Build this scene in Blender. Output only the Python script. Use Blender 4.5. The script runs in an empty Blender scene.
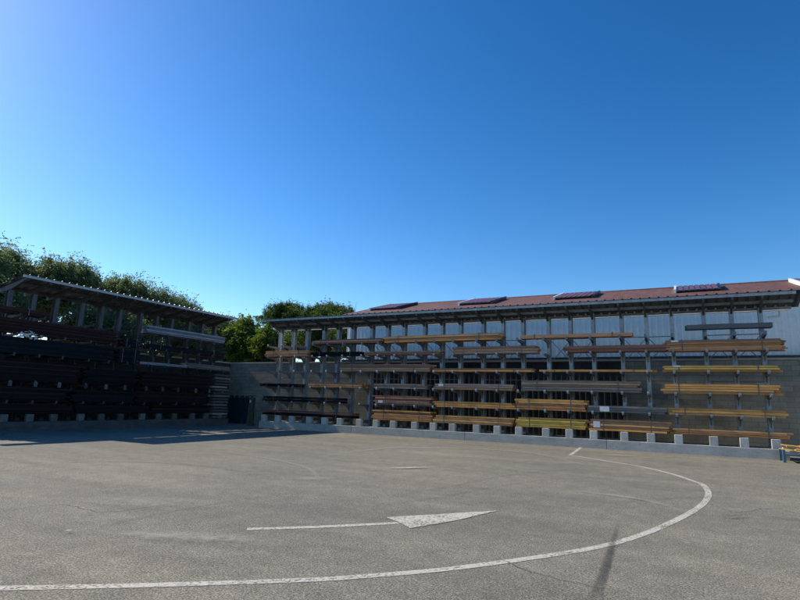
import bpy, bmesh, math, random
import numpy as np
from mathutils import Vector, Matrix
R = math.radians
random.seed(7)
scene = bpy.context.scene
col = scene.collection

# ---------------------------------------------------------------- camera
cam_d = bpy.data.cameras.new('camera'); cam = bpy.data.objects.new('camera', cam_d); col.objects.link(cam)
cam_d.sensor_width = 36; cam_d.lens = 545/800*36; cam_d.clip_start = 0.1; cam_d.clip_end = 3000
roll = 0.030; pit = math.atan(102*math.cos(roll)/545)
fw = Vector((0, math.cos(pit), math.sin(pit))); up0 = Vector((0, -math.sin(pit), math.cos(pit))); r0 = Vector((1, 0, 0))
cr = r0*math.cos(roll)+up0*math.sin(roll); cu = -r0*math.sin(roll)+up0*math.cos(roll)
M3 = Matrix((cr, cu, -fw)).transposed()
cam.matrix_world = Matrix.Rotation(R(27.7), 4, 'Z') @ M3.to_4x4()
cam.location = (0, 0, 1.6)
scene.camera = cam

# ---------------------------------------------------------------- sky and sun
SUN_AZ, SUN_EL = -92.5, 37.0          # clockwise from +Y
w = bpy.data.worlds.new('World'); scene.world = w; w.use_nodes = True
nt = w.node_tree; nt.nodes.clear()
sky = nt.nodes.new('ShaderNodeTexSky'); sky.sky_type = 'NISHITA'; sky.sun_disc = False
sky.sun_elevation = R(SUN_EL); sky.sun_rotation = R(SUN_AZ)
sky.air_density = 1.0; sky.dust_density = 0.45; sky.ozone_density = 2.5; sky.altitude = 100
bg = nt.nodes.new('ShaderNodeBackground'); bg.inputs['Strength'].default_value = 0.066
wo = nt.nodes.new('ShaderNodeOutputWorld')
hsv = nt.nodes.new('ShaderNodeHueSaturation'); hsv.inputs['Saturation'].default_value = 1.24
gm = nt.nodes.new('ShaderNodeGamma'); gm.inputs['Gamma'].default_value = 1.27; nt.links.new(sky.outputs[0], gm.inputs['Color']); nt.links.new(gm.outputs[0], hsv.inputs['Color'])
nt.links.new(hsv.outputs[0], bg.inputs[0]); nt.links.new(bg.outputs[0], wo.inputs[0])
sd = bpy.data.lights.new('sun', 'SUN'); sd.energy = 3.5; sd.angle = R(0.5); sd.color = (1.0, 0.91, 0.77)
sun = bpy.data.objects.new('sun', sd); col.objects.link(sun)
sv = Vector((math.sin(R(SUN_AZ))*math.cos(R(SUN_EL)), math.cos(R(SUN_AZ))*math.cos(R(SUN_EL)), math.sin(R(SUN_EL))))
sun.rotation_euler = sv.to_track_quat('Z', 'Y').to_euler(); sun.location = sv*60
vs = scene.view_settings
vs.view_transform = 'Standard'; vs.look = 'None'; vs.gamma = 1; vs.use_curve_mapping = False; vs.exposure = 0.72

# ---------------------------------------------------------------- materials
def ramp(nt, fac, c0, c1, p0=0.3, p1=0.7):
    n = nt.nodes.new('ShaderNodeValToRGB'); n.color_ramp.elements[0].position = p0; n.color_ramp.elements[1].position = p1
    n.color_ramp.elements[0].color = (*c0, 1); n.color_ramp.elements[1].color = (*c1, 1)
    nt.links.new(fac, n.inputs[0]); return n.outputs[0]
def mixc(nt, fac, a, b, mode='MIX'):
    n = nt.nodes.new('ShaderNodeMix'); n.data_type = 'RGBA'; n.blend_type = mode
    for v, i in ((fac, 0), (a, 6), (b, 7)):
        if hasattr(v, 'links') or hasattr(v, 'is_linked'): nt.links.new(v, n.inputs[i])
        elif isinstance(v, (int, float)): n.inputs[i].default_value = v
        else: n.inputs[i].default_value = (*v, 1)
    return n.outputs[2]
def noise(nt, scale, detail=4, vec=None, rough=0.55):
    n = nt.nodes.new('ShaderNodeTexNoise'); n.inputs['Scale'].default_value = scale; n.inputs['Detail'].default_value = detail
    n.inputs['Roughness'].default_value = rough
    if vec: nt.links.new(vec, n.inputs['Vector'])
    return n.outputs['Fac']
def coords(nt, scale=(1, 1, 1), rnd=False):
    tc = nt.nodes.new('ShaderNodeTexCoord'); mp = nt.nodes.new('ShaderNodeMapping'); mp.inputs['Scale'].default_value = scale
    nt.links.new(tc.outputs['Object'], mp.inputs['Vector'])
    if rnd:
        oi = nt.nodes.new('ShaderNodeObjectInfo'); sc = nt.nodes.new('ShaderNodeVectorMath'); sc.operation = 'SCALE'
        cb = nt.nodes.new('ShaderNodeCombineXYZ')
        for i in range(3): nt.links.new(oi.outputs['Random'], cb.inputs[i])
        nt.links.new(cb.outputs[0], sc.inputs[0]); sc.inputs['Scale'].default_value = 37.0
        nt.links.new(sc.outputs[0], mp.inputs['Location'])
    return mp.outputs[0]
def newmat(name):
    m = bpy.data.materials.new(name); m.use_nodes = True; nt = m.node_tree
    return m, nt, nt.nodes['Principled BSDF']
def bump(nt, p, h, strength=0.3, dist=0.01):
    b = nt.nodes.new('ShaderNodeBump'); b.inputs['Strength'].default_value = strength; b.inputs['Distance'].default_value = dist
    nt.links.new(h, b.inputs['Height']); nt.links.new(b.outputs[0], p.inputs['Normal'])
def mat(name, c0, c1, rough=0.7, metal=0.0, scale=(3, 3, 3), objvar=0.0, bmp=0.0, c2=None, spots=0.0):
    m, nt, p = newmat(name)
    v = coords(nt, scale, True)
    n = noise(nt, 1.0, 6, v)
    c = ramp(nt, n, c0, c1, 0.32, 0.68)
    if c2:
        n2 = noise(nt, 4.3, 5, v)
        c = mixc(nt, ramp(nt, n2, (0, 0, 0), (1, 1, 1), 0.56, 0.66 + (0.1-spots)), c, c2)
    if objvar:
        oi = nt.nodes.new('ShaderNodeObjectInfo'); mr = nt.nodes.new('ShaderNodeMapRange')
        mr.inputs[3].default_value = 1-objvar; mr.inputs[4].default_value = 1+objvar
        nt.links.new(oi.outputs['Random'], mr.inputs[0])
        hs = nt.nodes.new('ShaderNodeHueSaturation'); nt.links.new(mr.outputs[0], hs.inputs['Value']); nt.links.new(c, hs.inputs['Color'])
        c = hs.outputs[0]
    nt.links.new(c, p.inputs['Base Color']); p.inputs['Roughness'].default_value = rough; p.inputs['Metallic'].default_value = metal
    if max(c1) < 0.07: p.inputs['Specular IOR Level'].default_value = 0.15
    if bmp: bump(nt, p, n, bmp, 0.01)
    return m

galv = mat('galvanised_steel', (0.30, 0.33, 0.35), (0.44, 0.47, 0.49), 0.5, 0.35, (6, 6, 3), 0.12, c2=(0.22, 0.20, 0.17), spots=0.05)
galv_shade = mat('shade_toned_galvanised_steel', (0.055, 0.065, 0.072), (0.10, 0.115, 0.125), 0.55, 0.3, (6, 6, 3), 0.15, c2=(0.16, 0.11, 0.07))  # galvanised steel darkened so its colour carries rack and under-roof shade
steel_shade = mat('shade_toned_arm_steel', (0.04, 0.045, 0.05), (0.08, 0.085, 0.09), 0.6, 0.2, (8, 8, 8), 0.2)  # arm steel with the left row's shade painted into its colour
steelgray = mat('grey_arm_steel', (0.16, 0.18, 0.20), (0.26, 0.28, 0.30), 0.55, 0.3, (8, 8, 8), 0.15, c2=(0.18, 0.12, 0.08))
concrete = mat('plinth_concrete', (0.40, 0.375, 0.325), (0.52, 0.49, 0.43), 0.9, 0, (2, 2, 4), 0.05, 0.4, c2=(0.28, 0.26, 0.225))
plinth_shade = mat('shade_toned_concrete', (0.05, 0.05, 0.05), (0.09, 0.088, 0.085), 0.9, 0, (2, 2, 4), 0.05, 0.4)  # plinth concrete darkened to hold the left row's shade
block_shade = mat('shade_toned_block_concrete', (0.07, 0.07, 0.065), (0.13, 0.125, 0.115), 0.9, 0, (5, 5, 5), 0.6, 0.3, c2=(0.08, 0.075, 0.07))  # foot block concrete, the left row's shade put into its tone
blockpale = mat('pale_concrete', (0.45, 0.43, 0.38), (0.60, 0.57, 0.51), 0.9, 0, (5, 5, 5), 0.15, 0.3, c2=(0.25, 0.23, 0.20))
sheetm = mat('roof_sheet', (0.065, 0.08, 0.095), (0.10, 0.12, 0.14), 0.45, 0.1, (1.5, 1.5, 1.5), 0.0, c2=(0.18, 0.16, 0.14))
BARM = {}
def barmat(key, base, var=0.25, metal=0.0, rough=0.65, accent=None):
    b = Vector(base)
    BARM[key] = mat('bar_'+key, tuple(b*(1-var)), tuple(b*(1+var)), rough, metal, (1.3, 14, 14), 0.42, 0.0, c2=accent or tuple(b*0.5), spots=0.0)
barmat('ochre', (0.66, 0.32, 0.08))
barmat('orange', (0.66, 0.28, 0.07))
barmat('rust', (0.44, 0.20, 0.095), accent=(0.42, 0.25, 0.12))
barmat('straw', (0.60, 0.30, 0.10), accent=(0.25, 0.20, 0.09))
barmat('yellow', (0.60, 0.375, 0.065), accent=(0.20, 0.17, 0.06))
barmat('redbrown', (0.19, 0.08, 0.05), accent=(0.20, 0.08, 0.05))
barmat('brown', (0.30, 0.17, 0.085), accent=(0.10, 0.06, 0.04))
barmat('taupe', (0.31, 0.21, 0.145), accent=(0.15, 0.14, 0.14))
barmat('grey', (0.21, 0.18, 0.155), accent=(0.10, 0.10, 0.10))
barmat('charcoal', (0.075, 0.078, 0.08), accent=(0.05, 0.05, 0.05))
barmat('black', (0.009, 0.009, 0.011), accent=(0.015, 0.013, 0.012))  # this and the next two carry the left row's shade in their colour
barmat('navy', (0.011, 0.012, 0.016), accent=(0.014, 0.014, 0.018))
barmat('shade_rust', (0.042, 0.017, 0.014), accent=(0.02, 0.014, 0.013))
barmat('silver', (0.22, 0.23, 0.25), accent=(0.28, 0.29, 0.31), metal=0.2)
m, nt, p = newmat('white_paper'); v = coords(nt, (20, 20, 20), True)
nt.links.new(ramp(nt, noise(nt, 1, 3, v), (0.62, 0.62, 0.60), (0.82, 0.82, 0.80)), p.inputs['Base Color']); p.inputs['Roughness'].default_value = 0.6; paper = m
white_pvc = mat('white_painted_metal', (0.62, 0.63, 0.63), (0.78, 0.78, 0.77), 0.45, 0, (3, 3, 3), 0.05)

def asphalt():
    m, nt, p = newmat('asphalt'); v = coords(nt)
    fine = noise(nt, 55, 3, v, 0.75); grit = noise(nt, 190, 2, v, 0.8); mid = noise(nt, 3.0, 5, v); big = noise(nt, 0.22, 5, v)
    c = ramp(nt, fine, (0.084, 0.078, 0.065), (0.325, 0.302, 0.254), 0.36, 0.66)
    g = ramp(nt, grit, (0.45, 0.45, 0.45), (1.6, 1.6, 1.55), 0.28, 0.74)
    c = mixc(nt, 0.6, c, g, 'MULTIPLY')
    for sc, lo, hi in ((105, 0.62, 1.40), (45, 0.90, 1.10)):      # loose stones of the wearing course, each its own tone
        vr = nt.nodes.new('ShaderNodeTexVoronoi'); vr.inputs['Scale'].default_value = sc; nt.links.new(v, vr.inputs['Vector'])
        sp = nt.nodes.new('ShaderNodeSeparateColor'); nt.links.new(vr.outputs['Color'], sp.inputs[0])
        c = mixc(nt, 1.0, c, ramp(nt, sp.outputs[0], (lo, lo, lo), (hi, hi, hi*0.98), 0.05, 0.95), 'MULTIPLY')
    c = mixc(nt, 1.0, c, ramp(nt, mid, (0.86, 0.86, 0.86), (1.12, 1.12, 1.10), 0.3, 0.7), 'MULTIPLY')
    c = mixc(nt, 1.0, c, ramp(nt, big, (0.84, 0.85, 0.87), (1.13, 1.11, 1.07), 0.35, 0.65), 'MULTIPLY')
    # pale stretched wear along the direction vehicles turn
    v2 = coords(nt, (0.16, 1.1, 1)); st = noise(nt, 1.0, 5, v2)
    c = mixc(nt, 1.0, c, ramp(nt, st, (0.90, 0.90, 0.90), (1.12, 1.12, 1.11), 0.35, 0.7), 'MULTIPLY')
    # dark oily spots
    vo = nt.nodes.new('ShaderNodeTexVoronoi'); vo.inputs['Scale'].default_value = 0.55; nt.links.new(v, vo.inputs['Vector'])
    nz = noise(nt, 4, 4, v)
    ad = nt.nodes.new('ShaderNodeMath'); ad.operation = 'ADD'; nt.links.new(vo.outputs['Distance'], ad.inputs[0]); nt.links.new(nz, ad.inputs[1])
    c = mixc(nt, ramp(nt, ad.outputs[0], (0.28, 0.28, 0.28), (0, 0, 0), 0.50, 0.62), c, (0.07, 0.066, 0.06))
    nt.links.new(c, p.inputs['Base Color']); p.inputs['Roughness'].default_value = 0.93
    p.inputs['Specular IOR Level'].default_value = 0.25
    bump(nt, p, fine, 0.35, 0.004)
    return m
def markmat(name, c0, c1, lo=0.35, hi=0.5, amount=1.0, scale=28, rough=0.8):
    # worn paint or stain: noise opens it to what lies below; vertex attribute 'fade' softens its rim
    m, nt, p = newmat(name); v = coords(nt)
    n = noise(nt, scale, 5, v, 0.75); n2 = noise(nt, 2.2, 4, v)
    mx = nt.nodes.new('ShaderNodeMath'); mx.operation = 'MULTIPLY_ADD'; mx.inputs[1].default_value = 0.35
    nt.links.new(n2, mx.inputs[0]); nt.links.new(n, mx.inputs[2])
    at = nt.nodes.new('ShaderNodeAttribute'); at.attribute_name = 'fade'
    a = ramp(nt, mx.outputs[0], (0, 0, 0), (1, 1, 1), lo+0.17, hi+0.17)
    mu = nt.nodes.new('ShaderNodeMath'); mu.operation = 'MULTIPLY'; nt.links.new(a, mu.inputs[0]); nt.links.new(at.outputs['Fac'], mu.inputs[1])
    m2 = nt.nodes.new('ShaderNodeMath'); m2.operation = 'MULTIPLY'; nt.links.new(mu.outputs[0], m2.inputs[0]); m2.inputs[1].default_value = amount
    nt.links.new(m2.outputs[0], p.inputs['Alpha'])
    nt.links.new(ramp(nt, noise(nt, 14, 5, v), c0, c1), p.inputs['Base Color']); p.inputs['Roughness'].default_value = rough
    return m
paint = markmat('worn_white_paint', (0.45, 0.415, 0.34), (0.62, 0.58, 0.49), 0.36, 0.50, 0.93)
faintpaint = markmat('faded_white_paint', (0.38, 0.37, 0.34), (0.48, 0.47, 0.44), 0.40, 0.60, 0.55)
dust = markmat('pale_dust', (0.38, 0.355, 0.30), (0.50, 0.47, 0.40), 0.28, 0.62, 0.42, 9)
sand = markmat('sand_stain', (0.42, 0.33, 0.16), (0.48, 0.40, 0.24), 0.35, 0.70, 0.6, 12)
rubber = markmat('tyre_rubber', (0.05, 0.048, 0.045), (0.075, 0.07, 0.065), 0.25, 0.60, 0.6, 40)
rubber_faint = markmat('faint_tyre_rubber', (0.09, 0.085, 0.08), (0.11, 0.105, 0.10), 0.3, 0.7, 0.35, 22)

def blockwall():
    m, nt, p = newmat('concrete_blocks')
    tc = nt.nodes.new('ShaderNodeTexCoord'); sx = nt.nodes.new('ShaderNodeSeparateXYZ'); nt.links.new(tc.outputs['Object'], sx.inputs[0])
    ad = nt.nodes.new('ShaderNodeMath'); ad.operation = 'ADD'; nt.links.new(sx.outputs[0], ad.inputs[0]); nt.links.new(sx.outputs[1], ad.inputs[1])
    cb = nt.nodes.new('ShaderNodeCombineXYZ'); nt.links.new(ad.outputs[0], cb.inputs[0]); nt.links.new(sx.outputs[2], cb.inputs[1])
    br = nt.nodes.new('ShaderNodeTexBrick'); nt.links.new(cb.outputs[0], br.inputs['Vector'])
    br.inputs['Scale'].default_value = 1; br.inputs['Brick Width'].default_value = 0.5; br.inputs['Row Height'].default_value = 0.205
    br.inputs['Mortar Size'].default_value = 0.010; br.inputs['Mortar Smooth'].default_value = 0.4; br.inputs['Bias'].default_value = 0
    br.inputs['Color1'].default_value = (0.33, 0.305, 0.245, 1); br.inputs['Color2'].default_value = (0.24, 0.225, 0.185, 1); br.inputs['Mortar'].default_value = (0.17, 0.16, 0.135, 1)
    v = coords(nt); c = mixc(nt, 1.0, br.outputs['Color'], ramp(nt, noise(nt, 0.9, 6, v), (0.72, 0.72, 0.72), (1.2, 1.19, 1.15), 0.3, 0.7), 'MULTIPLY')
    c = mixc(nt, 1.0, c, ramp(nt, noise(nt, 30, 3, v), (0.8, 0.8, 0.8), (1.15, 1.15, 1.15), 0.3, 0.7), 'MULTIPLY')
    nt.links.new(c, p.inputs['Base Color']); p.inputs['Roughness'].default_value = 0.95
    bump(nt, p, br.outputs['Color'], 0.5, 0.01)
    return m
wallm = blockwall()
wall_shade = wallm.copy(); wall_shade.name = 'shade_toned_wall_blocks'  # copy of the block wall with deep shade put into its colours
for q in wall_shade.node_tree.nodes:
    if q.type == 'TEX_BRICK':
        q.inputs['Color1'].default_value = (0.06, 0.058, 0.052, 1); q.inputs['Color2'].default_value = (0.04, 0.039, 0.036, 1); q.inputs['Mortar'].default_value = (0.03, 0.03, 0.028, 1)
cladm = mat('pale_cladding', (0.86, 0.84, 0.77), (0.91, 0.89, 0.82), 0.5, 0.0, (0.5, 0.5, 1.2), 0.0, c2=(0.80, 0.78, 0.72))
flashm = mat('dark_flashing', (0.035, 0.038, 0.042), (0.06, 0.062, 0.066), 0.6, 0.1, (2, 2, 2))
def rooftile():
    m, nt, p = newmat('red_brown_roofing'); v = coords(nt)
    wv = nt.nodes.new('ShaderNodeTexWave'); wv.wave_type = 'BANDS'; wv.bands_direction = 'X'; wv.inputs['Scale'].default_value = 0.9
    wv.inputs['Distortion'].default_value = 0.3; wv.inputs['Detail'].default_value = 1; nt.links.new(v, wv.inputs['Vector'])
    c = ramp(nt, noise(nt, 1.4, 6, v), (0.105, 0.045, 0.036), (0.155, 0.070, 0.054), 0.3, 0.7)
    v3 = coords(nt, (3.0, 0.35, 1)); c = mixc(nt, 1.0, c, ramp(nt, noise(nt, 1, 4, v3), (0.82, 0.82, 0.82), (1.18, 1.16, 1.12)), 'MULTIPLY')
    nt.links.new(c, p.inputs['Base Color']); p.inputs['Roughness'].default_value = 0.75
    bump(nt, p, wv.outputs['Fac'], 0.25, 0.015)
    return m
roofm = rooftile()
def leafmat(name, dark, light, hue=0.02):
    m, nt, p = newmat(name)
    at = nt.nodes.new('ShaderNodeAttribute'); at.attribute_name = 'tone'
    c = ramp(nt, at.outputs['Fac'], dark, light, 0.0, 1.0)
    nt.links.new(c, p.inputs['Base Color']); p.inputs['Roughness'].default_value = 0.55; p.inputs['Specular IOR Level'].default_value = 0.3
    tr = nt.nodes.new('ShaderNodeBsdfTranslucent'); hs = nt.nodes.new('ShaderNodeHueSaturation'); hs.inputs['Value'].default_value = 1.6; hs.inputs['Saturation'].default_value = 1.24
    nt.links.new(c, hs.inputs['Color']); nt.links.new(hs.outputs[0], tr.inputs[0])
    ms = nt.nodes.new('ShaderNodeMixShader'); ms.inputs[0].default_value = 0.48
    nt.links.new(p.outputs[0], ms.inputs[1]); nt.links.new(tr.outputs[0], ms.inputs[2]); nt.links.new(ms.outputs[0], nt.nodes['Material Output'].inputs[0])
    return m
leaf_grey = leafmat('greyish_leaves', (0.080, 0.108, 0.050), (0.185, 0.225, 0.115))
leaf_green = leafmat('green_leaves', (0.055, 0.085, 0.022), (0.15, 0.20, 0.048))
leaf_dark = leafmat('dark_leaves', (0.032, 0.058, 0.018), (0.08, 0.115, 0.034))
barkm = mat('bark', (0.06, 0.045, 0.035), (0.12, 0.095, 0.07), 0.95, 0, (4, 4, 1), 0, 0.6)

# ---------------------------------------------------------------- mesh helpers
class MB:
    def __init__(s): s.v = []; s.f = []
    def box(s, x0, x1, y0, y1, z0, z1, rz=0, c=None):
        i = len(s.v); P = [(x0,y0,z0),(x1,y0,z0),(x1,y1,z0),(x0,y1,z0),(x0,y0,z1),(x1,y0,z1),(x1,y1,z1),(x0,y1,z1)]
        if rz:
            cx, cy = c or ((x0+x1)/2, (y0+y1)/2); ca, sa = math.cos(rz), math.sin(rz)
            P = [(cx+(x-cx)*ca-(y-cy)*sa, cy+(x-cx)*sa+(y-cy)*ca, z) for x, y, z in P]
        s.v += P; s.f += [(i,i+3,i+2,i+1),(i+4,i+5,i+6,i+7),(i,i+1,i+5,i+4),(i+1,i+2,i+6,i+5),(i+2,i+3,i+7,i+6),(i+3,i,i+4,i+7)]
    def hull(s, P, F):
        i = len(s.v); s.v += P; s.f += [tuple(i+k for k in f) for f in F]
    def prism(s, poly, axis, a, b):           # polygon extruded along an axis
        n = len(poly); i = len(s.v)
        for q in (a, b):
            for u, v in poly: s.v.append({'x': (q, u, v), 'y': (u, q, v), 'z': (u, v, q)}[axis])
        s.f += [tuple(range(i+n-1, i-1, -1)), tuple(range(i+n, i+2*n))]
        s.f += [(i+k, i+(k+1) % n, i+n+(k+1) % n, i+n+k) for k in range(n)]
    def tube(s, a, b, r0, r1=None, n=6):
        r1 = r0 if r1 is None else r1; a = Vector(a); b = Vector(b); d = (b-a).normalized()
        e = d.orthogonal().normalized(); g = d.cross(e); i = len(s.v)
        for P, r in ((a, r0), (b, r1)):
            for k in range(n):
                t = 2*math.pi*k/n; s.v.append(tuple(P+e*math.cos(t)*r+g*math.sin(t)*r))
        s.f += [(i+k, i+(k+1) % n, i+n+(k+1) % n, i+n+k) for k in range(n)] + [tuple(range(i+n-1, i-1, -1)), tuple(range(i+n, i+2*n))]
    def mesh(s, name, m, bev=0):
        me = bpy.data.meshes.new(name); me.from_pydata(s.v, [], s.f)
        bm = bmesh.new(); bm.from_mesh(me); bmesh.ops.recalc_face_normals(bm, faces=bm.faces)
        if bev: bmesh.ops.bevel(bm, geom=list(bm.edges), offset=bev, segments=1, affect='EDGES')
        bm.to_mesh(me); bm.free(); me.materials.append(m); return me
    def build(s, name, m, parent=None, loc=(0,0,0), bev=0):
        return link(name, s.mesh(name, m, bev), parent, loc)
def link(name, me, parent=None, loc=(0,0,0), rot=None):
    o = bpy.data.objects.new(name, me); col.objects.link(o); o.location = loc
    if rot: o.rotation_euler = rot
    if parent: o.parent = parent
    return o
def tag(o, label=None, cat=None, group=None, kind=None):
    if label: o['label'] = label
    if cat: o['category'] = cat
    if group: o['group'] = group
    if kind: o['kind'] = kind
    return o
def empty(name, loc, rz=0):
    o = bpy.data.objects.new(name, None); col.objects.link(o); o.location = loc; o.rotation_euler = (0, 0, rz); o.empty_display_size = 0.3
    return o
def copy_tree(o, parent=None):
    c = o.copy(); col.objects.link(c); c.parent = parent
    for ch in list(o.children): copy_tree(ch, c)
    return c
def px(x, y, z=0.0):                       # ground point seen at a pixel of an 800x600 picture
    d = cr*((x-400)/545) - cu*((y-300)/545) + fw
    t = (z-1.6)/d.z; p = Vector((0, 0, 1.6))+d*t
    p = Matrix.Rotation(R(27.7), 3, 'Z') @ p
    return p

# ---------------------------------------------------------------- ground
g = MB(); g.v = [(-900,-900,-0.02),(900,-900,-0.02),(900,900,-0.02),(-900,900,-0.02)]; g.f = [(0,1,2,3)]
earth = mat('dry_earth', (0.10, 0.085, 0.06), (0.16, 0.14, 0.10), 0.95, 0, (0.3, 0.3, 0.3))
tag(g.build('ground', earth), kind='structure')
g = MB(); n = 40
for j in range(n+1):
    for i in range(n+1):
        g.v.append((-26.4+i*1.6, -30+j*1.42, 0.0))
g.f = [(j*(n+1)+i, j*(n+1)+i+1, (j+1)*(n+1)+i+1, (j+1)*(n+1)+i) for j in range(n) for i in range(n)]
tag(g.build('asphalt_yard', asphalt()), kind='structure')

def smooth(pts, k=8):
    out = []; P = [pts[0]]+list(pts)+[pts[-1]]
    for i in range(1, len(P)-2):
        a, b, c, d = P[i-1], P[i], P[i+1], P[i+2]
        for j in range(k):
            t = j/k; out.append(0.5*((2*b)+(c-a)*t+(2*a-5*b+4*c-d)*t*t+(3*b-a-3*c+d)*t**3))
    out.append(P[-2]); return out
def strip(name, pts, width, m, z=0.004, soft=False, fade_end=0.0, k=8, kind='structure', label=None, cat=None):
    P = smooth([Vector((p[0], p[1], 0)) for p in pts], k); me = bpy.data.meshes.new(name); V = []; F = []; A = []
    lanes = [-0.5, -0.2, 0.2, 0.5] if soft else [-0.5, 0.5]; n = len(lanes)
    for i, p in enumerate(P):
        d = (P[min(i+1, len(P)-1)]-P[max(i-1, 0)]).normalized(); q = Vector((-d.y, d.x, 0)); f = i/(len(P)-1)
        e = 1.0
        if fade_end: e = min(1, f/fade_end, (1-f)/fade_end)
        wd = width*(random.uniform(0.93, 1.05) if not soft else 1)
        for l in lanes:
            V.append(tuple(p+q*l*wd+Vector((0, 0, z)))); A.append(e*(0.0 if soft and abs(l) > 0.4 else 1.0))
    for i in range(len(P)-1):
        for j in range(n-1): F.append((i*n+j, i*n+j+1, (i+1)*n+j+1, (i+1)*n+j))
    me.from_pydata(V, [], F); at = me.attributes.new('fade', 'FLOAT', 'POINT'); at.data.foreach_set('value', A); me.materials.append(m)
    o = link(name, me); tag(o, label, cat, kind=kind); return o
def patch(name, c, a, b, rot, m, z=0.004):
    V = [(c[0], c[1], z)]; A = [1.0]; F = []; n = 20; rings = 3
    for r in range(1, rings+1):
        for i in range(n):
            t = 2*math.pi*i/n; q = r/rings*random.uniform(0.85, 1.1); x, y = math.cos(t)*a*q, math.sin(t)*b*q
            V.append((c[0]+x*math.cos(rot)-y*math.sin(rot), c[1]+x*math.sin(rot)+y*math.cos(rot), z)); A.append(1-r/rings)
    for i in range(n):
        F.append((0, 1+i, 1+(i+1) % n))
        for r in range(rings-1): F.append((1+r*n+i, 1+(r+1)*n+i, 1+(r+1)*n+(i+1) % n, 1+r*n+(i+1) % n))
    me = bpy.data.meshes.new(name); me.from_pydata(V, [], F); at = me.attributes.new('fade', 'FLOAT', 'POINT'); at.data.foreach_set('value', A); me.materials.append(m)
    return tag(link(name, me), kind='structure')

arc = [(-150,589),(-60,589.5),(0,588.5),(100,586.7),(200,584),(300,580.5),(345,578),(450,569),(560,554),(610,544.5),(640,535.5),(665,525.5),(690,513),(704,503),(708.5,493.5),(703,485),(693,481),(670,473.5),(640,466.5),(621,463.4),(600,460),(572.5,455.6)]
strip('lane_line', [px(*q) for q in arc], 0.115, paint)
strip('faded_lane_line', [px(*q) for q in [(572,455.5),(550,451.5),(520,447.5),(490,444),(450,441)]], 0.10, faintpaint, fade_end=0.3)
strip('bay_line', [px(570,455.4), px(575.5,451.5), px(581,447.5)], 0.12, paint)
strip('bay_line', [px(722,464.5), px(760,466.5), px(830,470)], 0.11, faintpaint, fade_end=0.12)
strip('bay_line', [px(655,459.5), px(690,462), px(722,464)], 0.10, faintpaint, fade_end=0.3)
strip('arrow_shaft', [px(247,529.3), px(320,527), px(398,523.2)], 0.125, paint, z=0.004)
ap = [(387,517.8),(414,516.1),(440,514.6),(470,512.7),(498,511.2),(477,516),(455,521),(433,524.8),(411,528.6),(405,526),(400,523.4),(393,520.6)]
ring = []
for i_, q in enumerate(ap):                              # edge broken up a little, as hand sprayed paint
    a_ = px(*q); b_ = px(*ap[(i_+1) % len(ap)]); nrm = Vector((-(b_-a_).y, (b_-a_).x, 0)).normalized()
    for k_ in range(5): ring.append(a_.lerp(b_, k_/5)+nrm*random.uniform(-0.012, 0.012)*(k_ > 0))
V = [tuple(p_+Vector((0, 0, 0.008))) for p_ in ring]
me = bpy.data.meshes.new('arrow_head'); me.from_pydata(V, [], [tuple(range(len(V)))]); at = me.attributes.new('fade', 'FLOAT', 'POINT'); at.data.foreach_set('value', [1.0]*len(V)); me.materials.append(paint)
tag(link('arrow_head', me), kind='structure')
strip('tyre_mark', [px(588,606), px(599,580), px(609,552), px(619,520)], 0.09, rubber, z=0.0100, soft=True, fade_end=0.35)
strip('tyre_mark', [px(596,606), px(604,580), px(611,556), px(616,538)], 0.05, rubber, z=0.0108, soft=True, fade_end=0.4)
for pts, wd, mm in [
    ([(180,448),(250,456),(300,466),(318,478),(312,488)], 0.16, dust), ([(0,470),(90,462),(200,466),(290,482)], 0.2, rubber_faint),
    ([(60,540),(130,520),(240,500),(330,492)], 0.08, rubber_faint), 
    ([(300,505),(420,492),(520,474),(600,470),(660,478)], 0.09, rubber_faint), ([(330,512),(430,499),(530,482),(610,478)], 0.09, rubber_faint),
    ([(300,460),(400,448),(520,452),(600,470)], 0.35, dust), 
    ([(690,515),(640,500),(560,490)], 0.2, dust), ([(610,505),(650,500),(700,498),(760,500)], 0.12, rubber_faint)]:
    ZT = globals().get('ZT', 0.0115)+0.0008; strip('tyre_mark', [px(*q) for q in pts], wd, mm, z=ZT, soft=True, fade_end=0.4)
for pts in ([(700,500),(735,512),(770,509),(830,520)], [(655,462),(668,464.5),(690,465)], [(-20,515),(60,505),(110,512),(190,500)], [(500,560),(540,575),(610,590)]):
    pp = smooth([Vector((px(*q).x, px(*q).y, 0)) for q in pts], 14); pp = [p+Vector((random.uniform(-.03, .03), random.uniform(-.03, .03), 0)) for p in pp]
    strip('pavement_crack', pp, 0.022, rubber, z=0.0062, fade_end=0.2, k=1)
for c, a, b, r, mm in [((410,468.5),0.75,0.16,0.9,paint),((160,537),0.45,0.12,0.3,dust),((178,535),0.12,0.05,0.3,faintpaint),((215,541),1.1,0.34,0.3,dust),((205,540),0.6,0.22,0.3,dust),((150,538),0.7,0.2,0.3,dust),((222,541),0.11,0.06,0.3,rubber),((28,557),0.22,0.06,0.6,sand),
                       ((68,533),0.05,0.05,0,paint),((622,453.5),0.6,0.3,0.6,sand),((618,456),0.9,0.5,0.6,dust),((315,480),0.5,0.25,0.8,dust),((683,464),0.5,0.12,0.2,rubber),
                       ((440,449),0.9,0.14,0.5,faintpaint),((685,545),0.10,0.05,-.5,dust),((155,505),1.2,0.5,0.4,dust),((735,518),0.35,0.08,0.9,rubber)]:
    ZP = globals().get('ZP', 0.024)+0.0008; patch('ground_stain', px(*c), a, b, r, mm, z=ZP)

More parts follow.
